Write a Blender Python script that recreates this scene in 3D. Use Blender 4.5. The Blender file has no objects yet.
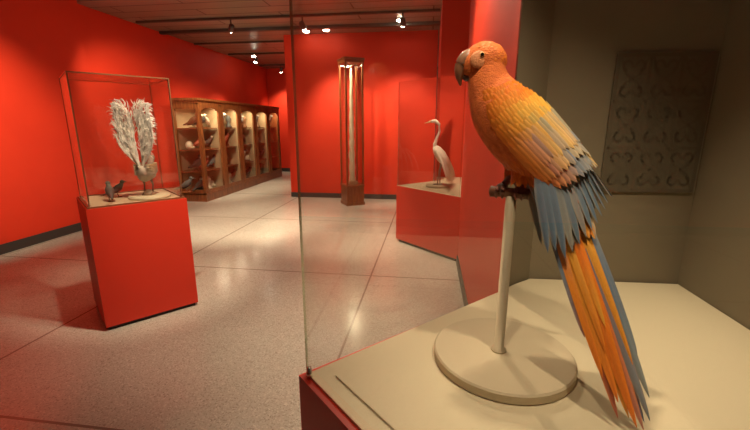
import bpy, math, random
from mathutils import Vector, Matrix, noise as mnoise
random.seed(7)
S=bpy.context.scene
COL=S.collection
try:
    S.view_settings.view_transform='Standard'
    S.view_settings.look='None'
except Exception: pass
KR=2.15   # gallery light level
KA=1.85   # case light level

# ---------------------------------------------------------------- materials
def mat(name,col=(.8,.8,.8),rough=.5,metal=0,spec=.5,noise=None,bump=None,emit=None,attr=None,coat=0):
    m=bpy.data.materials.new(name); m.use_nodes=True
    nt=m.node_tree; b=nt.nodes['Principled BSDF']
    b.inputs['Base Color'].default_value=(*col,1)
    b.inputs['Roughness'].default_value=rough
    b.inputs['Metallic'].default_value=metal
    b.inputs['Specular IOR Level'].default_value=spec
    b.inputs['Coat Weight'].default_value=coat
    tc=nt.nodes.new('ShaderNodeTexCoord')
    if noise:
        sc,c2,stretch=noise
        mp=nt.nodes.new('ShaderNodeMapping'); mp.inputs['Scale'].default_value=stretch
        n=nt.nodes.new('ShaderNodeTexNoise'); n.inputs['Scale'].default_value=sc; n.inputs['Detail'].default_value=6
        r=nt.nodes.new('ShaderNodeValToRGB')
        r.color_ramp.elements[0].position=.35; r.color_ramp.elements[1].position=.65
        r.color_ramp.elements[0].color=(*col,1); r.color_ramp.elements[1].color=(*c2,1)
        nt.links.new(tc.outputs['Object'],mp.inputs[0]); nt.links.new(mp.outputs[0],n.inputs['Vector'])
        nt.links.new(n.outputs['Fac'],r.inputs[0]); nt.links.new(r.outputs[0],b.inputs['Base Color'])
    if bump:
        sc,st=bump
        n=nt.nodes.new('ShaderNodeTexNoise'); n.inputs['Scale'].default_value=sc; n.inputs['Detail'].default_value=4
        bp=nt.nodes.new('ShaderNodeBump'); bp.inputs['Strength'].default_value=st; bp.inputs['Distance'].default_value=.01
        nt.links.new(tc.outputs['Object'],n.inputs['Vector'])
        nt.links.new(n.outputs['Fac'],bp.inputs['Height']); nt.links.new(bp.outputs[0],b.inputs['Normal'])
    if attr:
        a=nt.nodes.new('ShaderNodeAttribute'); a.attribute_name='Col'
        nt.links.new(a.outputs['Color'],b.inputs['Base Color'])
    if emit:
        b.inputs['Emission Color'].default_value=(*emit[0],1); b.inputs['Emission Strength'].default_value=emit[1]
    return m

RED=mat('red_paint',(.68,.044,.015),.6,noise=(2.0,(.64,.040,.014),(1,1,1)),bump=(180,.05),spec=.25)
RED2=mat('red_plinth_paint',(.62,.036,.014),.42,bump=(120,.03),spec=.4)
BEIGE=mat('beige_wall_paint',(.215,.18,.115),.75,bump=(150,.05),spec=.2,noise=(3,(.20,.165,.105),(1,1,1)))
DECK=mat('deck_paint',(.64,.55,.36),.6,bump=(90,.03),spec=.3)
DARKBASE=mat('baseboard_dark',(.035,.035,.032),.5)
BLACK=mat('black_gap',(.01,.01,.01),.6)
CEIL2=mat('track_metal',(.10,.085,.07),.4,metal=.3)
WOOD=mat('cabinet_wood',(.25,.085,.022),.35,noise=(7,(.13,.04,.012),(6,6,.6)),spec=.5,coat=.3)
WOODL=mat('perch_wood',(.24,.11,.05),.6,noise=(40,(.12,.05,.025),(1,1,1)))
CREAM=mat('cabinet_interior',(.46,.33,.18),.8)
BONE=mat('ivory',(.85,.76,.55),.45,noise=(20,(.68,.57,.38),(1,1,.3)))
STEEL=mat('steel_clip',(.8,.78,.72),.25,metal=.9)
LAMP=mat('lamp_glow',(1,1,1),.5,emit=((1,.88,.68),50))
CAN=mat('lamp_housing',(.12,.10,.09),.4,metal=.5)
SPEC=mat('specimen_colors',(.5,.5,.5),.7,attr=True)
POSTM=mat('stand_paint',(.54,.45,.29),.6)
FRAMEC=mat('case_rail_brass',(.26,.13,.06),.35,metal=.5)

def glassmat(name,tint,base,edge=False):
    m=bpy.data.materials.new(name); m.use_nodes=True; nt=m.node_tree
    for n in list(nt.nodes): nt.nodes.remove(n)
    o=nt.nodes.new('ShaderNodeOutputMaterial'); mx=nt.nodes.new('ShaderNodeMixShader')
    t=nt.nodes.new('ShaderNodeBsdfTransparent'); t.inputs[0].default_value=(*tint,1)
    g=nt.nodes.new('ShaderNodeBsdfGlossy'); g.inputs['Roughness'].default_value=.01 if not edge else .2
    g.inputs['Color'].default_value=(1,1,1,1) if not edge else (.75,.85,.75,1)
    if edge:
        mx.inputs[0].default_value=base
    else:
        lw=nt.nodes.new('ShaderNodeLayerWeight'); lw.inputs['Blend'].default_value=.5
        p=nt.nodes.new('ShaderNodeMath'); p.operation='POWER'; p.inputs[1].default_value=4
        q=nt.nodes.new('ShaderNodeMath'); q.operation='MULTIPLY_ADD'; q.inputs[1].default_value=.8; q.inputs[2].default_value=base
        nt.links.new(lw.outputs['Facing'],p.inputs[0]); nt.links.new(p.outputs[0],q.inputs[0]); nt.links.new(q.outputs[0],mx.inputs[0])
    nt.links.new(t.outputs[0],mx.inputs[1]); nt.links.new(g.outputs[0],mx.inputs[2]); nt.links.new(mx.outputs[0],o.inputs[0])
    return m
GLASS=glassmat('clear_glass',(.985,.985,.975),.045)
GEDGE=glassmat('glass_edge',(.45,.5,.42),.55,True)

def floor_mat():
    m=bpy.data.materials.new('terrazzo_floor'); m.use_nodes=True; nt=m.node_tree; b=nt.nodes['Principled BSDF']
    tc=nt.nodes.new('ShaderNodeTexCoord')
    v=nt.nodes.new('ShaderNodeTexVoronoi'); v.inputs['Scale'].default_value=150
    n2=nt.nodes.new('ShaderNodeTexNoise'); n2.inputs['Scale'].default_value=1.3; n2.inputs['Detail'].default_value=4
    r=nt.nodes.new('ShaderNodeValToRGB'); e=r.color_ramp.elements
    e[0].position=0; e[0].color=(.34,.31,.25,1); e[1].position=1; e[1].color=(.68,.66,.55,1)
    x=e.new(.2); x.color=(.50,.47,.385,1); x=e.new(.8); x.color=(.54,.51,.42,1)
    sep=nt.nodes.new('ShaderNodeSeparateColor')
    nt.links.new(tc.outputs['Object'],v.inputs['Vector']); nt.links.new(tc.outputs['Object'],n2.inputs['Vector'])
    nt.links.new(v.outputs['Color'],sep.inputs[0]); nt.links.new(sep.outputs[0],r.inputs[0])
    mx=nt.nodes.new('ShaderNodeMix'); mx.data_type='RGBA'; mx.blend_type='MULTIPLY'; mx.inputs[0].default_value=.5
    r2=nt.nodes.new('ShaderNodeValToRGB'); r2.color_ramp.elements[0].position=.3; r2.color_ramp.elements[0].color=(.75,.72,.70,1); r2.color_ramp.elements[1].position=.7
    nt.links.new(n2.outputs['Fac'],r2.inputs[0])
    nt.links.new(r.outputs[0],mx.inputs[6]); nt.links.new(r2.outputs[0],mx.inputs[7])
    br=nt.nodes.new('ShaderNodeTexBrick'); br.offset=0; br.inputs['Scale'].default_value=1
    br.inputs['Brick Width'].default_value=2.2; br.inputs['Row Height'].default_value=2.2; br.inputs['Mortar Size'].default_value=.009; br.inputs['Mortar Smooth'].default_value=.1
    mp=nt.nodes.new('ShaderNodeMapping'); mp.inputs['Location'].default_value=(.55,.75,0)
    nt.links.new(tc.outputs['Object'],mp.inputs[0]); nt.links.new(mp.outputs[0],br.inputs['Vector'])
    m3=nt.nodes.new('ShaderNodeMix'); m3.data_type='RGBA'; m3.inputs[7].default_value=(.24,.18,.14,1)
    nt.links.new(br.outputs['Fac'],m3.inputs[0]); nt.links.new(mx.outputs[2],m3.inputs[6])
    nt.links.new(m3.outputs[2],b.inputs['Base Color'])
    b.inputs['Roughness'].default_value=.19; b.inputs['Specular IOR Level'].default_value=.6
    return m
FLOOR=floor_mat()
def ceil_mat():
    m=bpy.data.materials.new('metal_slat_ceiling'); m.use_nodes=True; nt=m.node_tree; b=nt.nodes['Principled BSDF']
    tc=nt.nodes.new('ShaderNodeTexCoord')
    br=nt.nodes.new('ShaderNodeTexBrick'); br.offset=.5; br.inputs['Scale'].default_value=1
    br.inputs['Brick Width'].default_value=2.4; br.inputs['Row Height'].default_value=.3; br.inputs['Mortar Size'].default_value=.012
    br.inputs['Color1'].default_value=(.34,.31,.24,1); br.inputs['Color2'].default_value=(.28,.25,.19,1); br.inputs['Mortar'].default_value=(.05,.04,.03,1)
    nt.links.new(tc.outputs['Object'],br.inputs['Vector']); nt.links.new(br.outputs['Color'],b.inputs['Base Color'])
    bp=nt.nodes.new('ShaderNodeBump'); bp.invert=True; bp.inputs['Strength'].default_value=.5; bp.inputs['Distance'].default_value=.01
    nt.links.new(br.outputs['Fac'],bp.inputs['Height']); nt.links.new(bp.outputs[0],b.inputs['Normal'])
    b.inputs['Roughness'].default_value=.36; b.inputs['Metallic'].default_value=.35
    return m
CEIL=ceil_mat()
def feather_mat():
    m=bpy.data.materials.new('feather'); m.use_nodes=True; nt=m.node_tree; b=nt.nodes['Principled BSDF']
    a=nt.nodes.new('ShaderNodeAttribute'); a.attribute_name='Col'
    uv=nt.nodes.new('ShaderNodeUVMap'); uv.uv_map='UVMap'
    mp=nt.nodes.new('ShaderNodeMapping'); mp.inputs['Scale'].default_value=(1.2,60,1)
    n=nt.nodes.new('ShaderNodeTexNoise'); n.inputs['Scale'].default_value=1.5; n.inputs['Detail'].default_value=3
    nt.links.new(uv.outputs[0],mp.inputs[0]); nt.links.new(mp.outputs[0],n.inputs['Vector'])
    r=nt.nodes.new('ShaderNodeMapRange'); r.inputs[1].default_value=.3; r.inputs[2].default_value=.7; r.inputs[3].default_value=.78; r.inputs[4].default_value=1.12
    nt.links.new(n.outputs['Fac'],r.inputs[0])
    mx=nt.nodes.new('ShaderNodeVectorMath'); mx.operation='SCALE'
    nt.links.new(a.outputs['Color'],mx.inputs[0]); nt.links.new(r.outputs[0],mx.inputs['Scale'])
    nt.links.new(mx.outputs[0],b.inputs['Base Color'])
    bp=nt.nodes.new('ShaderNodeBump'); bp.inputs['Strength'].default_value=.2; bp.inputs['Distance'].default_value=.002
    nt.links.new(n.outputs['Fac'],bp.inputs['Height']); nt.links.new(bp.outputs[0],b.inputs['Normal'])
    b.inputs['Roughness'].default_value=.45; b.inputs['Specular IOR Level'].default_value=.35
    return m
FEATH=feather_mat()
MSKIN=mat('macaw_down',(.70,.165,.025),.8,noise=(60,(.56,.115,.018),(1,1,1)),bump=(260,.5))
BEAK=mat('macaw_beak',(.33,.16,.08),.35,noise=(25,(.15,.07,.04),(1,1,1)))
BEAKD=mat('macaw_lower_beak',(.06,.035,.025),.4)
EYE=mat('macaw_eye',(.01,.008,.005),.08)
EYER=mat('macaw_eye_ring',(.70,.42,.15),.5)
FACE=mat('macaw_face_skin',(.62,.23,.08),.6,bump=(300,.4))
FOOT=mat('macaw_feet',(.28,.12,.07),.55,bump=(300,.6),noise=(70,(.14,.06,.04),(1,1,1)))

# ---------------------------------------------------------------- mesh builder
class M:
    def __init__(s): s.v=[];s.f=[];s.mi=[];s.sm=[];s.c=[];s.uv=[];s.mats=[]
    def mid(s,m):
        if m not in s.mats: s.mats.append(m)
        return s.mats.index(m)
    def add(s,vs,fs,m,smooth=False,col=(1,1,1),uv=None):
        o=len(s.v); s.v+= [tuple(v) for v in vs]
        if isinstance(col,list): s.c+=col
        else: s.c+=[col]*len(vs)
        s.uv+= uv if uv else [(0,0)]*len(vs)
        k=s.mid(m)
        for f in fs: s.f.append([i+o for i in f]); s.mi.append(k); s.sm.append(smooth)
    def box(s,x0,x1,y0,y1,z0,z1,m,T=None):
        vs=[Vector((x,y,z)) for x in (x0,x1) for y in (y0,y1) for z in (z0,z1)]
        if T: vs=[T@v for v in vs]
        s.add(vs,[(0,1,3,2),(4,6,7,5),(0,4,5,1),(2,3,7,6),(0,2,6,4),(1,5,7,3)],m)
    def prism(s,poly,z0,z1,m,mtop=None):
        n=len(poly)
        vs=[(p[0],p[1],z0) for p in poly]+[(p[0],p[1],z1) for p in poly]
        s.add(vs,[(i,(i+1)%n,(i+1)%n+n,i+n) for i in range(n)]+[tuple(range(n))[::-1]],m)
        s.add([(p[0],p[1],z1) for p in poly],[tuple(range(n))],mtop or m)
    def pane(s,a,b,z0,z1,th=.008,edges=True):
        a=Vector((a[0],a[1],0)); b=Vector((b[0],b[1],0)); d=(b-a).normalized(); n=Vector((-d.y,d.x,0))*th/2
        vs=[]
        for p in (a,b):
            for q in (p-n,p+n):
                for z in (z0,z1): vs.append((q.x,q.y,z))
        s.add(vs,[(0,4,5,1),(2,3,7,6)],GLASS)
        s.add(vs,[(0,1,3,2),(4,6,7,5),(1,5,7,3)],GEDGE)
    def loft(s,rings,m,smooth=True,col=(1,1,1),cap=True):
        n=len(rings[0]); vs=[v for r in rings for v in r]; fs=[]
        for i in range(len(rings)-1):
            for j in range(n): fs.append((i*n+j,i*n+(j+1)%n,(i+1)*n+(j+1)%n,(i+1)*n+j))
        if cap: fs.append(tuple(range(n))[::-1]); fs.append(tuple(range((len(rings)-1)*n,len(rings)*n)))
        s.add(vs,fs,m,smooth,col)
    def lathe(s,prof,c,m,seg=24,smooth=True,col=(1,1,1),T=None):
        rings=[]
        for r,z in prof:
            ring=[Vector((r*math.cos(2*math.pi*i/seg),r*math.sin(2*math.pi*i/seg),z)) for i in range(seg)]
            if T: ring=[T@v for v in ring]
            rings.append([v+Vector(c) for v in ring])
        s.loft(rings,m,smooth,col)
    def tube(s,pts,rad,m,seg=10,smooth=True,col=(1,1,1),flat=1):
        pts=[Vector(p) for p in pts]; rings=[]
        up=Vector((0,0,1))
        for i,p in enumerate(pts):
            t=(pts[min(i+1,len(pts)-1)]-pts[max(i-1,0)]).normalized()
            ref=up if abs(t.z)<.9 else Vector((0,1,0))
            a=t.cross(ref).normalized(); b=a.cross(t).normalized()
            r=rad[i] if isinstance(rad,(list,tuple)) else rad
            rings.append([p+a*r*math.cos(2*math.pi*k/seg)+b*r*flat*math.sin(2*math.pi*k/seg) for k in range(seg)])
        s.loft(rings,m,smooth,col)
    def ell(s,c,r,m,seg=16,rg=10,col=(1,1,1),T=None):
        c=Vector(c); rings=[]
        for i in range(rg+1):
            ph=math.pi*(i+.02)/(rg+.04)
            ring=[Vector((r[0]*math.sin(ph)*math.cos(2*math.pi*j/seg),r[1]*math.sin(ph)*math.sin(2*math.pi*j/seg),r[2]*math.cos(ph))) for j in range(seg)]
            if T: ring=[T@v for v in ring]
            rings.append([v+c for v in ring])
        s.loft(rings,m,True,col)
    def obj(s,name,parent=None,loc=None,rotz=None,bevel=0):
        me=bpy.data.meshes.new(name); me.from_pydata(s.v,[],s.f)
        for m in s.mats: me.materials.append(m)
        me.polygons.foreach_set('material_index',s.mi); me.polygons.foreach_set('use_smooth',s.sm)
        ca=me.color_attributes.new('Col','FLOAT_COLOR','POINT')
        flat=[]
        for c in s.c: flat+= [c[0],c[1],c[2],1]
        ca.data.foreach_set('color',flat)
        ul=me.uv_layers.new(name='UVMap')
        for l in me.loops: ul.data[l.index].uv=s.uv[l.vertex_index]
        me.update()
        o=bpy.data.objects.new(name,me); COL.objects.link(o)
        if loc: o.location=loc
        if rotz is not None: o.rotation_euler[2]=rotz
        if parent: o.parent=parent
        if bevel:
            b=o.modifiers.new('bevel','BEVEL'); b.width=bevel; b.segments=2; b.limit_method='ANGLE'
        return o
def empty(name,loc=(0,0,0),rotz=0):
    e=bpy.data.objects.new(name,None); COL.objects.link(e); e.location=loc; e.rotation_euler[2]=rotz; e.empty_display_size=.1; return e

# ---------------------------------------------------------------- room shell
CH=3.22
def simple(name,fn,**k):
    m=M(); fn(m); return m.obj(name,**k)
simple('floor',lambda m:m.box(-5.4,1.6,-4.2,12.5,-.1,0,FLOOR))
simple('ceiling',lambda m:m.box(-5.4,1.6,-4.2,12.5,CH,CH+.1,CEIL))
simple('wall_left',lambda m:(m.box(-5.3,-5.0,-4.1,5.35,0,CH,RED),m.box(-5.4,-5.14,5.35,12.3,0,CH,RED)))
simple('wall_far',lambda m:m.box(-5.14,-2.9,12.2,12.4,0,CH,RED))
simple('wall_partition_far',lambda m:(m.box(-2.9,.1,7.83,8.0,0,CH,RED),m.box(-2.9,-2.75,8.0,12.2,0,CH,RED)))
simple('wall_corner_block',lambda m:m.prism([(.12,5.82),(1.3,5.82),(1.3,8.0),(.12,8.0)],0,CH,RED))
simple('wall_partition_right',lambda m:m.prism([(.35,1.745),(.52,1.91),(1.25,1.94),(1.25,4.15),(.35,4.15)],0,CH,RED))
simple('wall_alcove',lambda m:m.prism([(.345,1.728),(.512,1.888),(1.205,1.918),(1.205,1.934),(.505,1.905),(.345,1.742)],0,CH,BEIGE))
simple('wall_right_case',lambda m:m.box(1.205,1.35,-4.1,1.93,0,CH,BEIGE))
simple('wall_right_alcove',lambda m:m.box(1.25,1.4,4.15,5.82,0,CH,RED))
simple('wall_back',lambda m:m.box(-5.3,1.35,-4.2,-4.05,0,CH,RED))
simple('baseboard_left',lambda m:(m.box(-5.0,-4.985,-4.05,5.35,0,.12,DARKBASE),m.box(-5.14,-5.125,5.36,12.2,0,.12,DARKBASE)),bevel=.003)
simple('baseboard_far',lambda m:(m.box(-5.12,-2.92,12.185,12.2,0,.12,DARKBASE)),bevel=.003)
simple('baseboard_partition',lambda m:(m.box(-2.9,.1,7.815,7.83,0,.10,DARKBASE)),bevel=.003)
simple('baseboard_right',lambda m:(m.box(.335,.35,1.75,4.12,0,.10,DARKBASE)),bevel=.003)
def tracks(m):
    for y in (2.2,4.4,6.5,9.6,11.4): m.box(-5.0,.1 if y<7.5 else -2.95,y-.025,y+.025,CH-.035,CH-.001,CEIL2)
    m.box(-5.1,.3,7.2,7.3,CH-.05,CH-.001,CEIL2)
    m.box(-5.1,-2.95,8.3,8.36,CH-.03,CH-.001,CEIL2)
simple('lighting_track',tracks)
# ---------------------------------------------------------------- lights
def look_rot(frm,to):
    return (Vector(to)-Vector(frm)).to_track_quat('-Z','Y')
def track_light(x,y,to,power,ang=60,blend=.8,col=(1,.81,.59),rad=.04,zz=CH-.17):
    e=empty('track_spotlight',(x,y,0))
    p=Vector((x,y,zz)); q=look_rot(p,to).to_matrix()
    m=M()
    m.lathe([(.0,.0),(.012,0),(.012,CH-.036-zz),(.0,CH-.036-zz)],(0,0,zz),CAN,10)
    m.lathe([(.02,.075),(.04,.06),(.045,.02),(.045,-.045),(.040,-.045),(.038,-.03),(.0,-.03)],(0,0,zz),CAN,18,T=q)
    m.ell(q@Vector((0,0,-.045))+Vector((0,0,zz)),(.037,.037,.022),LAMP,16,8,T=q)
    m.obj('lamp_head',parent=e)
    l=bpy.data.lights.new('spot_lamp','SPOT'); l.energy=power; l.spot_size=math.radians(ang); l.spot_blend=blend; l.color=col; l.shadow_soft_size=rad
    o=bpy.data.objects.new('spot_beam',l); COL.objects.link(o); o.parent=e
    o.location=Vector((0,0,zz))+q@Vector((0,0,-.12)); o.rotation_mode='QUATERNION'; o.rotation_quaternion=look_rot(p,to)
    return e
track_light(-4.3,9.6,(-4.7,9.0,.9),90*KR,80)
track_light(-4.35,11.4,(-4.6,12.2,1.4),70*KR,80)
track_light(-2.08,6.5,(-1.6,7.83,1.2),110*KR,72)
track_light(-.47,6.5,(-.5,7.83,1.2),100*KR,72)
track_light(-3.3,6.5,(-4.7,8.2,.9),150*KR,70)
track_light(-3.6,4.4,(-5.14,6.6,1.5),110*KR,60)
track_light(-3.2,2.2,(-5,3.5,1.6),270*KR,56)
track_light(-2.6,4.4,(-2.9,5.7,0),290*KR,62)
track_light(-1.2,4.4,(-1.2,5.4,0),130*KR,62)
track_light(-1.4,2.2,(-2.15,2.8,1.2),110*KR,44)
track_light(-.35,4.4,(.3,5.2,.9),100*KR,85)
track_light(-.6,2.2,(-1.6,3.4,0),80*KR,76)
track_light(-.45,3.4,(.35,2.9,1.5),60*KR,110)
track_light(.02,1.50,(.36,1.10,.9),62*KA,76)
track_light(.60,.55,(.42,1.5,.75),50*KA,60)
track_light(-.15,.35,(.16,1.2,1.5),50*KA,44)
for x,y in ((-2.35,7.55),(-.55,7.0),(-1.95,7.5),(-4.5,9.95),(-3.6,10.8)):
    m=M(); m.lathe([(.0,0),(.085,0),(.09,-.012),(.065,-.014),(.06,-.006),(.0,-.006)],(0,0,CH),CAN,20); m.ell((0,0,CH-.012),(.058,.058,.026),LAMP,16,8)
    m.obj('recessed_downlight',loc=(x,y,-.001))
w=bpy.data.worlds.new('world'); S.world=w; w.use_nodes=True
w.node_tree.nodes['Background'].inputs[0].default_value=(1,.75,.55,1); w.node_tree.nodes['Background'].inputs[1].default_value=.05
# ---------------------------------------------------------------- foreground display case
dc=empty('display_case')
A=(-.38,1.01); C=(.345,1.725); B=(1.20,-.53)
poly=[A,B,(1.20,1.905),(.515,1.88),C]
m=M(); m.prism(poly,.05,.742,RED2); m.prism([(-.33,1.0),(1.18,-.47),(1.18,1.88),(.53,1.86),(.345,1.69)],.0,.05,BLACK)
m.obj('plinth',parent=dc)
m=M()
m.prism([(-.352,1.012),(1.20,-.50),(1.20,1.905),(.515,1.88),(.345,1.720)],.742,.750,DECK); m.obj('deck_border',parent=dc)
m=M(); m.prism([(-.262,1.006),(1.20,-.395),(1.20,1.903),(.516,1.877),(.42,1.790)],.7505,.758,DECK); m.obj('deck_panel',parent=dc,bevel=.002)
m=M(); m.pane((-.357,1.020),(.340,1.718),.752,2.7); m.obj('glass_side',parent=dc)
m=M(); m.pane((-.352,1.012),(1.20,-.500),.752,2.7); m.obj('glass_front',parent=dc)
m=M(); m.lathe([(0,0),(.010,0),(.010,.014),(.007,.016),(.007,.030),(0,.030)],(-.342,1.000,.750),STEEL,14); m.obj('glass_clip',parent=dc)

m=M()  # flat dark panel: faint reflection in the case glass, painted as scrollwork
GR=mat('painted_reflection_lines',(.110,.092,.058),.75,spec=.2); GR2=mat('painted_reflection_ground',(.140,.118,.075),.75,spec=.2,noise=(5,(.105,.088,.055),(1,1,1)))
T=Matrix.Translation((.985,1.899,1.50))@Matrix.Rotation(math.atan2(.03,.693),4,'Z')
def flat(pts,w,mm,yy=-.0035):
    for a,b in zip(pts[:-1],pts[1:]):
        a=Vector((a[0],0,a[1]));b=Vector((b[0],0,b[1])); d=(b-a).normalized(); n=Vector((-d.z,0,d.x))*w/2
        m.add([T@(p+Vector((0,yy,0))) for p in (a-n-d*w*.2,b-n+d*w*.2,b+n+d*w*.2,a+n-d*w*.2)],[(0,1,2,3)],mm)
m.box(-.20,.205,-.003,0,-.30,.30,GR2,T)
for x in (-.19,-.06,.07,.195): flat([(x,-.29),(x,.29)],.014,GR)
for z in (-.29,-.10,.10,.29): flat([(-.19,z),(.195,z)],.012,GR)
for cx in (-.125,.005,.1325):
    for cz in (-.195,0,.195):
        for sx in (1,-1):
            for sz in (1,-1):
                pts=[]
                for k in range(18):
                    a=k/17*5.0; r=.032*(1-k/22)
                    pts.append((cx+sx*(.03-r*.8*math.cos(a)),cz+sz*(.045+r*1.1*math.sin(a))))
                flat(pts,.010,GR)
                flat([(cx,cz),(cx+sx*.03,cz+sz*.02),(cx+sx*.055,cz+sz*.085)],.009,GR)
m.obj('painted_reflection_panel')

# ---------------------------------------------------------------- second corner case
ec=empty('corner_display_case')
A2=(-.40,4.89);B2=(.345,4.16)
m=M(); m.prism([A2,B2,(1.24,4.16),(1.24,5.81),(.12,5.81),(.12,5.41)],.04,.745,RED2,DECK)
m.prism([(-.36,4.89),(.345,4.19),(1.2,4.19),(1.2,5.78),(.14,5.78),(.14,5.39)],0,.04,BLACK); m.obj('plinth',parent=ec)
m=M(); m.pane((-.385,4.895),(.34,4.18),.746,2.0); m.obj('glass_front',parent=ec)
m=M(); m.pane((-.385,4.90),(.118,5.40),.746,2.0); m.obj('glass_side',parent=ec)
m=M(); m.prism([(-.385,4.895),(.345,4.175),(.6,4.175),(.6,5.4),(.118,5.4)],2.0,2.008,GLASS); m.obj('glass_top',parent=ec)

m=M()
Wc=(.82,.76,.62)
m.lathe([(0,0),(.13,0),(.13,.02),(0,.02)],(0,0,0),POSTM,24)
m.tube([(.02,.02,.02),(.015,.02,.13),(.03,.02,.25)],[.006,.006,.010],SPEC,8,col=(.25,.2,.15))
m.tube([(.0,-.03,.02),(.01,-.03,.13),(.03,-.02,.25)],[.006,.006,.010],SPEC,8,col=(.25,.2,.15))
m.tube([(-.05,0,.40),(-.03,0,.37),(.02,0,.31),(.06,0,.26),(.10,0,.19),(.13,0,.10)],[.02,.045,.058,.05,.03,.008],SPEC,14,col=Wc)
m.tube([(-.03,0,.36),(-.05,0,.42),(-.03,0,.47),(0,0,.54),(-.01,0,.61),(-.05,0,.64),(-.09,0,.637)],[.03,.02,.015,.013,.014,.02,.015],SPEC,12,col=Wc)
m.tube([(-.08,0,.638),(-.13,0,.628),(-.17,0,.618)],[.012,.007,.002],SPEC,8,col=(.6,.45,.2))
for k in range(9):
    a=(k-4)*.05
    m.tube([(.0,a*.5,.35),(.07,a,.27),(.12,a*1.3,.16),(.15,a*1.4,.04+.006*abs(k-4))],[.012,.014,.010,.002],SPEC,6,col=Wc,flat=.4)
for sy in (.02,-.03):
    for a in (-.5,0,.5,3.14): m.tube([(0,sy,.026),(-.05*math.cos(a),sy+.05*math.sin(a),.024)],[.006,.003],SPEC,6,col=(.25,.2,.15))
o=m.obj('white_egret',loc=(.12,4.85,.747),rotz=-.2); o.scale=(1.15,1.15,1.25)

# ---------------------------------------------------------------- pedestal vitrine
pv=empty('pedestal_display_case',(-2.335,2.295,0),math.atan2(.52,.44))
WD=.655
m=M(); m.box(0,WD,0,WD*.95,.03,.93,RED2); m.box(.02,WD-.02,.02,WD*.95-.02,0,.03,BLACK); m.obj('pedestal',parent=pv)
m=M()
g=.028; D2=WD*.95; HT=1.83
for a,b in (((g,g),(WD-g,g)),((WD-g,g+.006),(WD-g,D2-g)),((WD-g,D2-g),(g,D2-g)),((g,D2-g-.006),(g,g+.006))): m.pane(a,b,.945,HT,.008)
m.prism([(g,g),(WD-g,g),(WD-g,D2-g),(g,D2-g)],HT,HT+.008,GLASS)
m.obj('glass_hood',parent=pv)
m=M()
for z0,z1,q in ((.93,.942,.010),(HT+.003,HT+.011,.022)):
    for (xa,xb,ya,yb) in ((q,WD-q,q,q+.010),(q,WD-q,D2-q-.010,D2-q),(q,q+.010,q+.01,D2-q-.01),(WD-q-.010,WD-q,q+.01,D2-q-.01)): m.box(xa,xb,ya,yb,z0,z1,FRAMEC)
for x in (.022,WD-.028):
    for y in (.022,D2-.028): m.box(x,x+.006,y,y+.006,.942,HT+.003,FRAMEC)
m.obj('frame',parent=pv)
m=M(); m.box(.03,WD-.03,.03,D2-.03,.9305,.936,mat('deck_tan',(.5,.36,.22),.5)); m.obj('case_floor',parent=pv)

# lyrebird : body, legs, lyre tail
m=M()
br=(.40,.32,.25)
m.lathe([(0,0),(.145,0),(.145,.012),(.13,.022),(0,.022)],(0,0,0),POSTM,30)
m.lathe([(0,.022),(.05,.022),(.04,.04),(.015,.06),(.0,.06)],(0,0,0),SPEC,14,col=(.3,.2,.12))
for sy in (-.03,.03):
    m.tube([(.01,sy,.03),(-.01,sy,.10),(.01,sy*.8,.16)],[.007,.006,.014],SPEC,8,col=(.15,.09,.06))
    for a in (-.5,0,.5,3.14): m.tube([(.01,sy,.04),(.01-.05*math.cos(a),sy+.05*math.sin(a),.028)],[.006,.003],SPEC,6,col=(.15,.09,.06))
m.tube([(-.10,0,.24),(-.07,0,.22),(-.02,0,.19),(.04,0,.18),(.08,0,.21),(.09,0,.25)],[.02,.045,.06,.055,.04,.02],SPEC,14,col=br)
m.tube([(-.07,0,.22),(-.11,0,.27),(-.13,0,.30),(-.155,0,.30)],[.035,.022,.026,.012],SPEC,12,col=(.25,.17,.12))
m.tube([(-.15,0,.30),(-.18,0,.293),(-.195,0,.285)],[.009,.006,.002],SPEC,8,col=(.05,.04,.03))
for k in range(7):
    for sy in (-1,1):
        m.tube([(-.05,sy*.055,.20+.01*k),(.03,sy*.06,.18+.012*k),(.10,sy*.045,.19+.012*k)],[.012,.016,.004],SPEC,6,col=(.36+.03*k,.28+.02*k,.21),flat=.5)
def ribbon(mm,pts,ws,col,up=Vector((1,0,0)),th=.0015,mt=SPEC):
    pts=[Vector(p) for p in pts]; vs=[]
    for i,p in enumerate(pts):
        t=(pts[min(i+1,len(pts)-1)]-pts[max(i-1,0)]).normalized(); a=t.cross(up).normalized()*ws[i]
        vs+=[p-a,p+up*th,p+a,p-up*th]
    n=len(pts); fs=[]
    for i in range(n-1):
        for j in range(4): fs.append((i*4+j,i*4+(j+1)%4,(i+1)*4+(j+1)%4,(i+1)*4+j))
    mm.add(vs,fs,mt,True,col)
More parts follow.
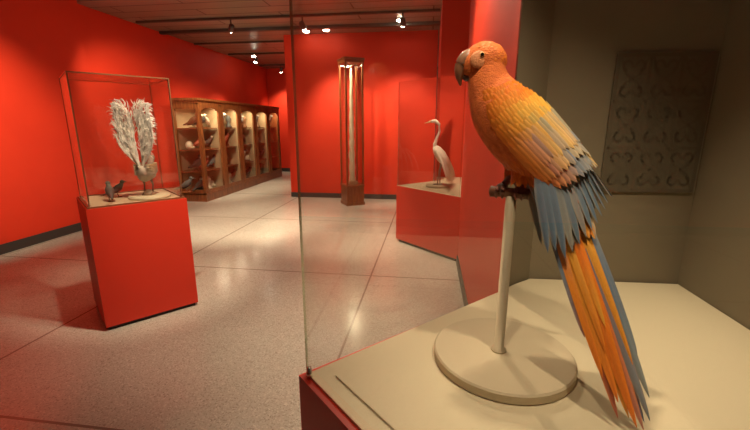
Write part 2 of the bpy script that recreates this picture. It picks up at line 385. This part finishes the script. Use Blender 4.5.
for sy in (-1,1):
    def plume(t):   # outline of one side of the lyre
        y=sy*(.012+.105*math.sin(min(t*2.1,2.1))**1.3*(1-.15*t))
        return y,.24+.50*t
    pts=[];ws=[]
    for k in range(30):
        t=k/29; y,z=plume(t)
        if t>.8: a=(t-.8)/.2; y+=sy*.035*a*a; z-=.045*a**2.2
        pts.append((.09+.03*t,y,z)); ws.append(.009+.009*math.sin(t*3.1))
    ribbon(m,pts,ws,(.66,.58,.47))
    for k in range(70):   # filaments running with the plume
        ph=random.uniform(-1,1); H=random.uniform(.30,.52)*(1-.10*abs(ph)); dr=random.uniform(.02,.09)
        pts=[];n_=16
        for j in range(n_):
            t=j/(n_-1)
            y=sy*(.006+(.062+.045*ph)*math.sin(min(1.9,t*2.2))+.003*math.sin(t*11+k))
            y+=sy*ph*(.014*t*t+dr*max(0,t-.7)**1.2)
            pts.append((.08+.05*random.random()*0+.04*t+.02*ph*t,y,.24+H*t-dr*3*max(0,t-.72)**1.5))
        cc=random.uniform(.55,.92)
        ribbon(m,pts,[.0015+.0035*math.sin(3.0*j/(n_-1)) for j in range(n_)],(cc,cc*.94,cc*.82))
    for k in range(420):  # fine curling barbs giving a fluffy outline
        t=random.uniform(.18,1.0); ph=random.uniform(-.9,1.0)
        y=sy*(.006+(.062+.052*ph)*math.sin(min(1.9,t*2.2))); z=.24+.47*t*(1-.06*abs(ph)); x=.08+.05*t+random.uniform(-.02,.02)
        L=random.uniform(.022,.055); a0=random.uniform(-.6,1.0)*sy+ph*sy*.6; cu=random.uniform(.6,2.0)*sy
        pts=[(x,y,z)];ang=a0
        for j in range(6):
            ang+=cu/6; y+=math.sin(ang)*L/6; z+=math.cos(ang)*L/6; pts.append((x+random.uniform(-.001,.001),y,z))
        cc=random.uniform(.6,.95)
        ribbon(m,pts,[.0022,.0026,.0026,.0022,.0018,.0012,.0005],(cc,cc*.94,cc*.83),th=.0008)
lb=m.obj('lyrebird',loc=(-2.205,2.76,.937),rotz=math.radians(-72)); lb.scale=(1.05,1.02,1.03)
def minibird(m,x,y,z,s,rot,c1,c2,base=True):
    R=Matrix.Translation((x,y,z))@Matrix.Rotation(rot,4,'Z')@Matrix.Scale(s,4)
    def tp(l): return [R@Vector(p) for p in l]
    m.tube(tp([(.02,.02,0),(.0,.02,.08)]),.006*s,SPEC,5,col=(.2,.12,.06)); m.tube(tp([(.02,-.02,0),(.0,-.02,.08)]),.006*s,SPEC,5,col=(.2,.12,.06))
    m.tube(tp([(.10,0,.22),(.08,0,.19),(.04,0,.14),(-.02,0,.10),(-.09,0,.07),(-.19,0,.04)]),[.02*s,.03*s,.055*s,.05*s,.025*s,.01*s],SPEC,10,col=c1)
    m.ell(R@Vector((.095,0,.225)),(.034*s,.03*s,.032*s),SPEC,10,6,col=c2)
    m.tube(tp([(.12,0,.225),(.165,0,.215)]),[.012*s,.002*s],SPEC,6,col=(.1,.08,.05))
    m.box(-.06*s,.06*s,-.04*s,.04*s,-.012*s,0,WOOD,Matrix.Translation((x,y,z))@Matrix.Rotation(rot,4,'Z'))
for (x,y,r,s_) in ((-2.38,2.57,2.4,.55),(-2.06,3.02,.4,.5),(-2.46,2.72,.9,.5)):
    m=M(); minibird(m,0,0,.007,s_,r,(.06,.045,.035),(.05,.04,.03)); m.obj('small_dark_bird',loc=(x,y,.937))

# ---------------------------------------------------------------- specimen cabinets (5 bays)
X0,X1=-4.92,-4.37; HB=2.0; BW=.812
for i in range(5):
    y0=7.03+i*BW; y1=y0+BW-.004
    e=empty('specimen_cabinet',(0,0,0))
    m=M()
    m.box(X0,X1,y0,y1,0,.16,WOOD); m.box(X0,X1+.015,y0,y1,.14,.17,WOOD)
    m.box(X0,X1,y0,y1,HB-.12,HB-.03,WOOD); m.box(X0,X1+.03,y0-(.03 if i==0 else 0),y1,HB-.04,HB,WOOD); m.box(X0,X1+.015,y0-(.015 if i==0 else 0),y1,HB-.06,HB-.04,WOOD)
    for (xa,ya) in ((X1-.05,y0),(X1-.05,y1-.05),(X0,y0),(X0,y1-.05)): m.box(xa,xa+.05,ya,ya+.05,.16,HB-.1,WOOD)
    for ya,yb in ((y0+.052,y0+.092),(y1-.092,y1-.052)): m.box(X1-.03,X1+.006,ya,yb,.17,HB-.12,WOOD)
    m.box(X1-.03,X1+.004,y0+.092,y1-.092,.17,.23,WOOD)
    N=10; ya,yb=y0+.092,y1-.092
    for k in range(N):
        a0=ya+(yb-ya)*k/N; a1=ya+(yb-ya)*(k+1)/N; mid=((a0+a1)/2-(ya+yb)/2)/((yb-ya)/2)
        m.box(X1-.03,X1+.004,a0,a1,HB-.14-.09*(1-math.sqrt(max(0,1-mid*mid)))-.03,HB-.12,WOOD)
    m.ell((X1+.012,y1-.075,1.0),(.01,.01,.01),FRAMEC,8,6)
    if i==0:
        m.box(X0+.05,X1-.05,y0,y0+.03,.17,.24,WOOD); m.box(X0+.05,X1-.05,y0,y0+.03,HB-.2,HB-.12,WOOD)
    m.obj('frame',parent=e)
    m=M()
    m.box(X0+.002,X0+.012,y0+.05,y1-.05,.17,HB-.12,CREAM); m.box(X0+.012,X1-.05,y0+.03,y1-.03,.162,.172,CREAM)
    if i>0: m.box(X0+.05,X1-.05,y0,y0+.012,.16,HB-.12,CREAM)
    if i==4: m.box(X0+.05,X1-.05,y1-.012,y1,.16,HB-.12,WOOD)
    for z in (.60,1.02,1.44): m.box(X0+.012,X1-.10,y0+.02,y1-.02,z-.018,z,WOOD)
    m.obj('interior',parent=e)
    m=M(); m.box(X1-.018,X1-.014,y0+.092,y1-.092,.23,HB-.16,GLASS)
    if i==0: m.box(X0+.05,X1-.05,y0+.012,y0+.016,.24,HB-.2,GLASS)
    m.obj('glass',parent=e)
    m=M()
    for z in (.173,.601,1.021,1.441):
        n=random.choice((4,4,5))
        for k in range(n):
            yy=y0+.12+(BW-.24)*k/(n-1)+random.uniform(-.02,.02); xx=X0+.20+random.uniform(0,.14)
            c1=random.choice([(.22,.10,.04),(.06,.045,.03),(.30,.19,.10),(.60,.50,.36),(.30,.06,.02),(.07,.08,.07),(.10,.05,.03)])
            c2=random.choice([c1,(.5,.42,.3),(.05,.04,.03)])
            kind=random.random()
            if kind<.7: minibird(m,xx,yy,z+.017,random.uniform(.9,1.25),random.choice((0,1.5,-1.4,.8)),c1,c2)
            elif kind<.88: m.lathe([(0,0),(.06,0),(.065,.03),(.03,.07),(.045,.14),(.06,.20),(.035,.26),(0,.27)],(xx,yy,z+.001),SPEC,14,col=c1)
            else:
                m.ell((xx,yy,z+.085),(.07,.09,.085),SPEC,12,8,col=(.65,.55,.38)); m.ell((xx+.07,yy,z+.05),(.04,.035,.03),SPEC,10,6,col=(.6,.5,.33))
    m.obj('specimens',parent=e)
    l=bpy.data.lights.new('cabinet_strip','AREA'); l.shape='RECTANGLE'; l.size=.06; l.size_y=BW-.2; l.energy=10; l.color=(1,.82,.55)
    o=bpy.data.objects.new('cabinet_strip_light',l); COL.objects.link(o); o.parent=e; o.location=(X1-.08,(y0+y1)/2,HB-.14); o.rotation_euler=(0,math.radians(-12),0)

# ---------------------------------------------------------------- tall narrow tusk case
tc=empty('tall_tusk_case',(-1.45,7.25,0),math.radians(32))
m=M(); h=.185
m.box(-h,h,-h,h,.0,.06,WOOD); m.box(-h+.012,h-.012,-h+.012,h-.012,.06,.36,WOOD); m.box(-h,h,-h,h,.36,.39,WOOD)
for x in (-h+.01,h-.04):
    for y in (-h+.01,h-.04): m.box(x,x+.03,y,y+.03,.39,2.58,WOOD)
m.box(-h,h,-h,h,2.58,2.63,WOOD); m.box(-h-.012,h+.012,-h-.012,h+.012,2.63,2.66,WOOD)
for sgn in (-1,1):
    m.box(-h+.05,h-.05,sgn*(h-.012)-.004,sgn*(h-.012)+.004,.10,.32,WOOD)
m.obj('frame',parent=tc,bevel=.003)
m=M(); k=h-.02
for a,b in (((-k,-k),(k,-k)),((k,-k),(k,k)),((k,k),(-k,k)),((-k,k),(-k,-k))): m.pane(a,b,.392,2.578,.005)
m.obj('glass',parent=tc)
m=M(); m.box(-.08,.08,-.08,.08,.391,.45,CREAM)
rings=[]
for i in range(90):
    t=i/89; z=.45+2.05*t; r=.050*(1-t)**.5+.008
    rings.append([Vector(((r*(1+.10*math.cos(2*(q/14*6.283)+t*55)))*math.cos(q/14*6.283),(r*(1+.10*math.cos(2*(q/14*6.283)+t*55)))*math.sin(q/14*6.283),z)) for q in range(14)])
m.loft(rings,BONE); m.obj('narwhal_tusk',parent=tc)
l=bpy.data.lights.new('case_lamp','AREA'); l.size=.2; l.energy=14; l.color=(1,.82,.52)
o=bpy.data.objects.new('case_lamp_light',l); COL.objects.link(o); o.parent=tc; o.location=(0,0,2.57)

# ---------------------------------------------------------------- perch stand
PX,PY=.2546,1.160
PZ=1.32
ps=empty('perch_stand',(PX,PY,0),math.radians(7.92))
m=M(); m.lathe([(0,.7585),(.213,.7585),(.218,.763),(.218,.786),(.213,.791),(0,.791)],(0,0,0),POSTM,64,smooth=False); m.obj('round_base',parent=ps)
m=M(); m.lathe([(0,.791),(.024,.791),(.024,.797),(.0155,.80),(.0155,PZ-.022),(0,PZ-.022)],(-.012,0,0),POSTM,20); m.obj('post',parent=ps)
m=M(); bd=Vector((.86,-.5,0)).normalized()
c0=Vector((-.014,0,PZ-.014))
m.tube([c0-bd*.062,c0-bd*.058,c0-bd*.03,c0,c0+bd*.03,c0+bd*.05,c0+bd*.054],[.008,.017,.014,.0155,.014,.016,.008],WOODL,14); m.obj('perch_bar',parent=ps)

# ---------------------------------------------------------------- scarlet macaw
mc=empty('scarlet_macaw',(PX,PY,PZ),math.radians(7.92))
CP=[(-.101,.03,.340,.046,.046),(-.090,.02,.285,.056,.062),(-.056,.005,.220,.076,.087),(.002,-.01,.152,.083,.095),(.056,-.03,.088,.068,.077),(.098,-.05,.022,.044,.048),(.118,-.068,-.045,.022,.026)]
def cr(i,t,k):
    p=[CP[max(0,min(len(CP)-1,j))][k] for j in (i-1,i,i+1,i+2)]
    return .5*((2*p[1])+(-p[0]+p[2])*t+(2*p[0]-5*p[1]+4*p[2]-p[3])*t*t+(-p[0]+3*p[1]-3*p[2]+p[3])*t**3)
def cen(s):
    q=max(0,min(.9999,s))*(len(CP)-1); i=int(q); t=q-i
    return [cr(i,t,k) for k in range(5)]
def frame(s):
    c=cen(s); a=Vector(cen(s-.02)[:3]); b=Vector(cen(s+.02)[:3]); T=(b-a).normalized()
    L=Vector((0,-1,0)); L=(L-T*L.dot(T)).normalized(); D=L.cross(T)
    return Vector(c[:3]),T,L,D,c[3],c[4]
def surf(s,th):
    c,T,L,D,rl,rd=frame(s)
    p=c+D*rd*math.cos(th)+L*rl*math.sin(th)
    n=(D*math.cos(th)/rd+L*math.sin(th)/rl).normalized()
    return p,n,T
m=M()
rings=[]
for i in range(40):
    s=i/39; rings.append([surf(s,2*math.pi*j/28)[0] for j in range(28)])
m.loft(rings,MSKIN)
HC=Vector((-.106,.03,.353)); HR=(.060,.048,.052)
m.ell(HC,HR,MSKIN,28,18)
m.ell(HC+Vector((-.028,0,-.008)),(.040,.038,.040),MSKIN,20,14)
for sy in (-1,1):
    m.tube([(.01,sy*.035,.10),(-.004,sy*.033,.065),(-.012,sy*.026,.030)],[.034,.028,.014],MSKIN,14)
bo=m.obj('body',parent=mc)
rm=bo.modifiers.new('merge','REMESH'); rm.mode='VOXEL'; rm.voxel_size=.0042; rm.use_smooth_shade=True
sm=bo.modifiers.new('soften','SMOOTH'); sm.factor=.5; sm.iterations=6
m=M()
yb=.03
def smoothpath(ctrl,rs,n=14):
    P=[];Rr=[]
    for i in range(len(ctrl)-1):
        for k in range(n//(len(ctrl)-1)+1):
            t=k/(n//(len(ctrl)-1)+1)
            g=lambda arr,j:arr[max(0,min(len(arr)-1,j))]
            def c(vals): 
                p0,p1,p2,p3=[g(vals,j) for j in (i-1,i,i+1,i+2)]
                return .5*(2*p1+(-p0+p2)*t+(2*p0-5*p1+4*p2-p3)*t*t+(-p0+3*p1-3*p2+p3)*t**3)
            P.append(tuple(c([q[d] for q in ctrl]) for d in range(3))); Rr.append(max(.001,c(rs)))
    P.append(ctrl[-1]); Rr.append(rs[-1]); return P,Rr
P,Rr=smoothpath([(-.135,yb,.364),(-.155,yb,.358),(-.170,yb,.340),(-.175,yb,.315),(-.170,yb,.288)],[.026,.024,.0195,.0115,.002],18)
m.tube(P,Rr,BEAK,18)
P,Rr=smoothpath([(-.130,yb,.330),(-.145,yb,.318),(-.156,yb,.312),(-.161,yb,.318)],[.020,.017,.012,.004],12)
m.tube(P,Rr,BEAKD,14)
m.obj('beak',parent=mc)
m=M()
for sy in (-1,1):
    e=HC+Vector((-.020,sy*.0455,.010))
    m.ell(e+Vector((-.006,-sy*.005,-.012)),(.025,.0065,.023),FACE,18,10)
    m.ell(e+Vector((0,sy*.000,0)),(.0070,.004,.0070),EYER,14,8); m.ell(e+Vector((0,sy*.0026,0)),(.0052,.0036,.0052),EYE,12,8)
m.obj('face',parent=mc)
m=M()
for k,off in ((0,-.028),(1,.026)):
    b=c0-Vector((0,0,PZ))+bd*off
    top=Vector((-.010,-.02 if k else .02,.030))
    m.tube([top,(top+b)/2+Vector((0,0,.006)),b+Vector((0,0,.018))],[.013,.010,.010],FOOT,10)
    cross=Vector((-bd.y,bd.x,0))
    for sd,sp in ((1,-.008),(1,.009),(-1,-.009),(-1,.008)):
        pts=[];rs=[]
        for j in range(8):
            a=j/7*2.5
            pts.append(b+bd*(sp*min(1,j/2.5))+cross*sd*math.sin(a)*.0215+Vector((0,0,math.cos(a)*.0215)))
            rs.append([.0075,.0070,.0066,.0068,.006,.0056,.004,.0012][j])
        m.tube(pts,rs,FOOT,8)
m.obj('feet',parent=mc)

# feathers
F=M()
def lerp(a,b,t): return tuple(a[i]*(1-t)+b[i]*t for i in range(3))
def jit(c,a=.07):
    k=1+random.uniform(-a,a); return tuple(max(0,min(1,x*k*(1+random.uniform(-a*.4,a*.4)))) for x in c)
def feather(base,d,n,L,W,c0,c1,cedge=None,curl=0,seg=7,cup=.16,tipw=.5,mid=None,sweep=None):
    d=d.normalized(); n=(n-d*n.dot(d)).normalized(); a=d.cross(n).normalized()
    vs=[];cs=[];uv=[];fs=[]
    ru=random.uniform(0,50)
    for i in range(seg+1):
        s=i/seg
        w=W*.5*min(1,(.35+2.2*s))*max(0.0,(1-s**(3.2 if tipw>.4 else 1.7)))**.55
        if i==seg: w=W*.02
        c=base+d*L*s+n*curl*L*(s*s)
        if sweep: c=c+sweep*L*s*s
        col=lerp(c0,c1,s) if mid is None else (lerp(c0,mid,s*2) if s<.5 else lerp(mid,c1,s*2-1))
        for j in (-2,-1,0,1,2):
            vs.append(c+a*w*j/2-n*cup*w*(abs(j)/2)**2+ (n*W*.03 if j==0 else n*0))
            cc=col
            if cedge and abs(j)==2: cc=lerp(col,cedge,.5)
            if j==0: cc=lerp(col,(.10,.06,.04),.15)
            cs.append(cc); uv.append((ru+j*.5,s*L*14+ru-abs(j)*.25))
    for i in range(seg):
        for j in range(4): fs.append((i*5+j,i*5+j+1,(i+1)*5+j+1,(i+1)*5+j))
    F.add(vs,fs,FEATH,True,cs,uv)
OR=(.84,.215,.020); ORD=(.64,.115,.013); YE=(.86,.43,.055); TAN=(.64,.46,.22); GRY=(.33,.34,.29); BLU=(.13,.215,.30); DK=(.07,.10,.13); GRN=(.38,.37,.15)
Bk=HC+Vector((-.055,0,.0))
for i in range(900):
    z=random.uniform(-1,1); a=random.uniform(0,2*math.pi); r=math.sqrt(1-z*z)
    u=Vector((r*math.cos(a),r*math.sin(a),z)); p=HC+Vector((u.x*HR[0],u.y*HR[1],u.z*HR[2]))
    if p.x<HC.x-.040: continue
    if abs(u.y)>.45 and (p.x-(HC.x-.028))**2+(p.z-(HC.z-.002))**2<.021**2: continue
    n=Vector((u.x/HR[0],u.y/HR[1],u.z/HR[2])).normalized()
    d=(p-Bk)+Vector((.01,0,-.045)); d=d-n*d.dot(n)
    if d.length<1e-4: continue
    feather(p-n*.002,d.normalized()+n*.04,n,random.uniform(.013,.018),.009,jit(lerp(ORD,OR,.3),.08),jit(OR,.08),seg=4)
for i in range(2600):
    s=random.uniform(.02,.97); th=random.uniform(-math.pi,math.pi)
    p,n,T=surf(s,th)
    c=OR
    vent=-math.cos(th)
    if s>.55 and math.cos(th)>.4: c=lerp(TAN,OR,random.random()*.7)
    if s>.85 and vent>.2: c=lerp(ORD,BLU,.3*random.random())
    if s<.5 and math.cos(th)>.3: c=lerp(OR,YE,random.uniform(0,.3))
    if vent>.5 and s>.4: c=lerp(ORD,OR,.3+.5*random.random())
    k=.6+.7*s
    feather(p-n*.003,T+n*.04,n,random.uniform(.024,.034)*k,.015*k,jit(lerp(c,ORD,.2)),jit(c),seg=5)
Td=Vector((.210,-.436,-.872)).normalized()
def wing(side):
    rows=[
     (.20,30,118,17,.045,.020,OR,lerp(OR,YE,.3),.003),
     (.235,28,121,18,.048,.020,OR,lerp(OR,YE,.5),.0036),
     (.27,26,123,18,.050,.021,lerp(OR,YE,.35),OR,.0042),
     (.305,24,124,19,.055,.021,lerp(OR,YE,.6),lerp(OR,YE,.2),.0048),
     (.34,22,125,19,.058,.022,lerp(OR,YE,.8),YE,.0054),
     (.38,19,126,19,.062,.022,YE,lerp(YE,GRN,.3),.006),
     (.42,16,126,19,.068,.023,YE,lerp(YE,GRN,.7),.0066),
     (.465,13,126,18,.078,.024,lerp(YE,TAN,.3),lerp(GRN,BLU,.5),.0072),
     (.51,11,126,18,.090,.025,lerp(YE,TAN,.6),lerp(TAN,BLU,.8),.0078),
     (.56,10,126,17,.105,.026,TAN,BLU,.0085),
     (.61,8,124,15,.115,.027,lerp(TAN,BLU,.6),lerp(BLU,TAN,.2),.009)]
    for (s,a,b,n_,L,W,ca,cb,lift) in reversed(rows):
        for k in range(n_):
            f=k/(n_-1); th=math.radians(a+(b-a)*f+random.uniform(-2,2))*side
            p,n,T=surf(s+random.uniform(-.008,.008)+.05*(1-f)*.5,th)
            D=frame(s)[3]
            q=.42+1.1*mnoise.noise(Vector((s*9,f*7,side*3)))+random.uniform(-.25,.25)+.25*(.35-f)
            c=lerp(ca,cb,max(0,min(1,q)))
            if f>.55: c=lerp(c,OR,min(1,(f-.55)*2.0))
            feather(p+n*lift,T*1.0+n*.012+D*.10*(f-.3),n,L*random.uniform(.93,1.07),W,jit(c),jit(c),cedge=lerp(c,YE,.4),seg=7,cup=.15)
    for k in range(12):
        f=k/11; th=math.radians(12+104*f)*side
        p,n,T=surf(.66+.04*(1-f),th)
        if side>0:
            dd=(Vector((.56,-.18,-.80)).lerp(Vector((.13,-.20,-.97)),f**.7)).normalized()
            L=.17+.12*f if f<.9 else .24
        else:
            dd=(Vector((.66,-.10,-.74)).lerp(Vector((.25,-.10,-.96)),f)).normalized(); L=.19+.05*f
        c=lerp(GRY,BLU,random.uniform(.5,1)); t=random.choice([lerp(TAN,BLU,.6),lerp(BLU,DK,.3),BLU])
        feather(p+n*.010+n*.0012*(5-k),dd,n,L,.034,jit(lerp(c,TAN,.1)),jit(t),cedge=lerp(TAN,c,.4),seg=10,cup=.15,tipw=.3)
    for k in range(8):
        f=k/7; th=math.radians(-5+55*f)*side
        p,n,T=surf(.60,th)
        feather(p+n*.012,Vector((.60,-.16,-.74)),n,.125+.02*random.random(),.028,jit(lerp(TAN,YE,.5)),jit(random.choice([TAN,lerp(YE,TAN,.4),lerp(OR,TAN,.3),lerp(GRY,BLU,.4)])),cedge=lerp(TAN,YE,.5),seg=8,cup=.15)
wing(1); wing(-1)
for i in range(120):
    s=random.uniform(.72,1.0); th=random.uniform(-math.pi,math.pi); p,n,T=surf(s,th)
    c=random.choice([OR,OR,lerp(OR,BLU,.5),BLU]) if math.cos(th)<.2 else random.choice([TAN,BLU,OR])
    feather(p+n*.002,T.lerp(Td,.5)+n*.03,n,random.uniform(.06,.10),.022,jit(c),jit(c),seg=6)
for sy in (-1,1):
    for i in range(60):
        a=random.uniform(0,6.28); z=random.uniform(.035,.09)
        p=Vector((-.004+.022*math.cos(a),sy*.031+.022*math.sin(a),z)); n=Vector((math.cos(a),math.sin(a),0))
        feather(p,Vector((0,0,-1))+n*.05,n,.028,.012,jit(ORD),jit(OR),seg=4)
# tail
TB=Vector((.097,-.058,-.010)); LA=Vector((1,-.42,0)); LA=(LA-Td*LA.dot(Td)).normalized(); TN=LA.cross(Td).normalized()
if TN.y>0: TN=-TN
specs=[
 (-.00,.600,.042,ORD,OR,OR,.012),(.22,.610,.040,OR,lerp(OR,BLU,.5),OR,.009),
 (-.38,.540,.042,OR,OR,lerp(OR,YE,.5),.010),(.55,.590,.040,BLU,lerp(BLU,GRY,.5),lerp(BLU,OR,.2),.006),
 (-.70,.480,.040,BLU,OR,lerp(OR,YE,.3),.006),(.85,.540,.038,BLU,GRY,BLU,.003),
 (-.98,.380,.038,DK,lerp(BLU,OR,.4),BLU,.003),(1.08,.440,.036,GRY,lerp(BLU,GRY,.5),BLU,0),
 (-.55,.580,.038,ORD,lerp(ORD,BLU,.3),OR,0),(.35,.595,.036,ORD,BLU,OR,-.002),
 (-.15,.580,.038,OR,YE,OR,-.004),(.7,.46,.034,YE,lerp(YE,OR,.5),lerp(YE,OR,.4),.008),
 (-.25,.42,.030,YE,OR,lerp(YE,OR,.3),.015),(.1,.36,.030,OR,YE,OR,.017)]
for (f,L,W,a,b,c,ly) in specs:
    feather(TB+LA*f*.030+TN*ly,Td+LA*f*.070,TN,L,W,jit(a),jit(b),cedge=lerp(c,YE,.25),seg=22,cup=.25,tipw=.3,mid=jit(c),curl=-.012+random.uniform(-.01,.01),sweep=LA*f*-.02)
for i in range(54):
    f=random.uniform(-1,1); L=random.uniform(.08,.17)
    c=random.choice([GRY,BLU,lerp(BLU,TAN,.5),OR,lerp(OR,YE,.5),OR])
    feather(TB-Td*.02+LA*f*.038+TN*(.014+.012*(1-abs(f)))*1.0,Td+LA*f*.10+TN*.01,TN,L,.028,jit(c),jit(c),cedge=TAN,seg=7)
F.obj('plumage',parent=mc)

# ---------------------------------------------------------------- camera
cam=bpy.data.cameras.new('camera'); co=bpy.data.objects.new('camera',cam); COL.objects.link(co)
cam.sensor_width=36; cam.lens=36*385/750; cam.clip_start=.02
co.location=(0,0,1.5); co.rotation_euler=(math.radians(90-13.16),0,math.radians(7.92))
S.camera=co
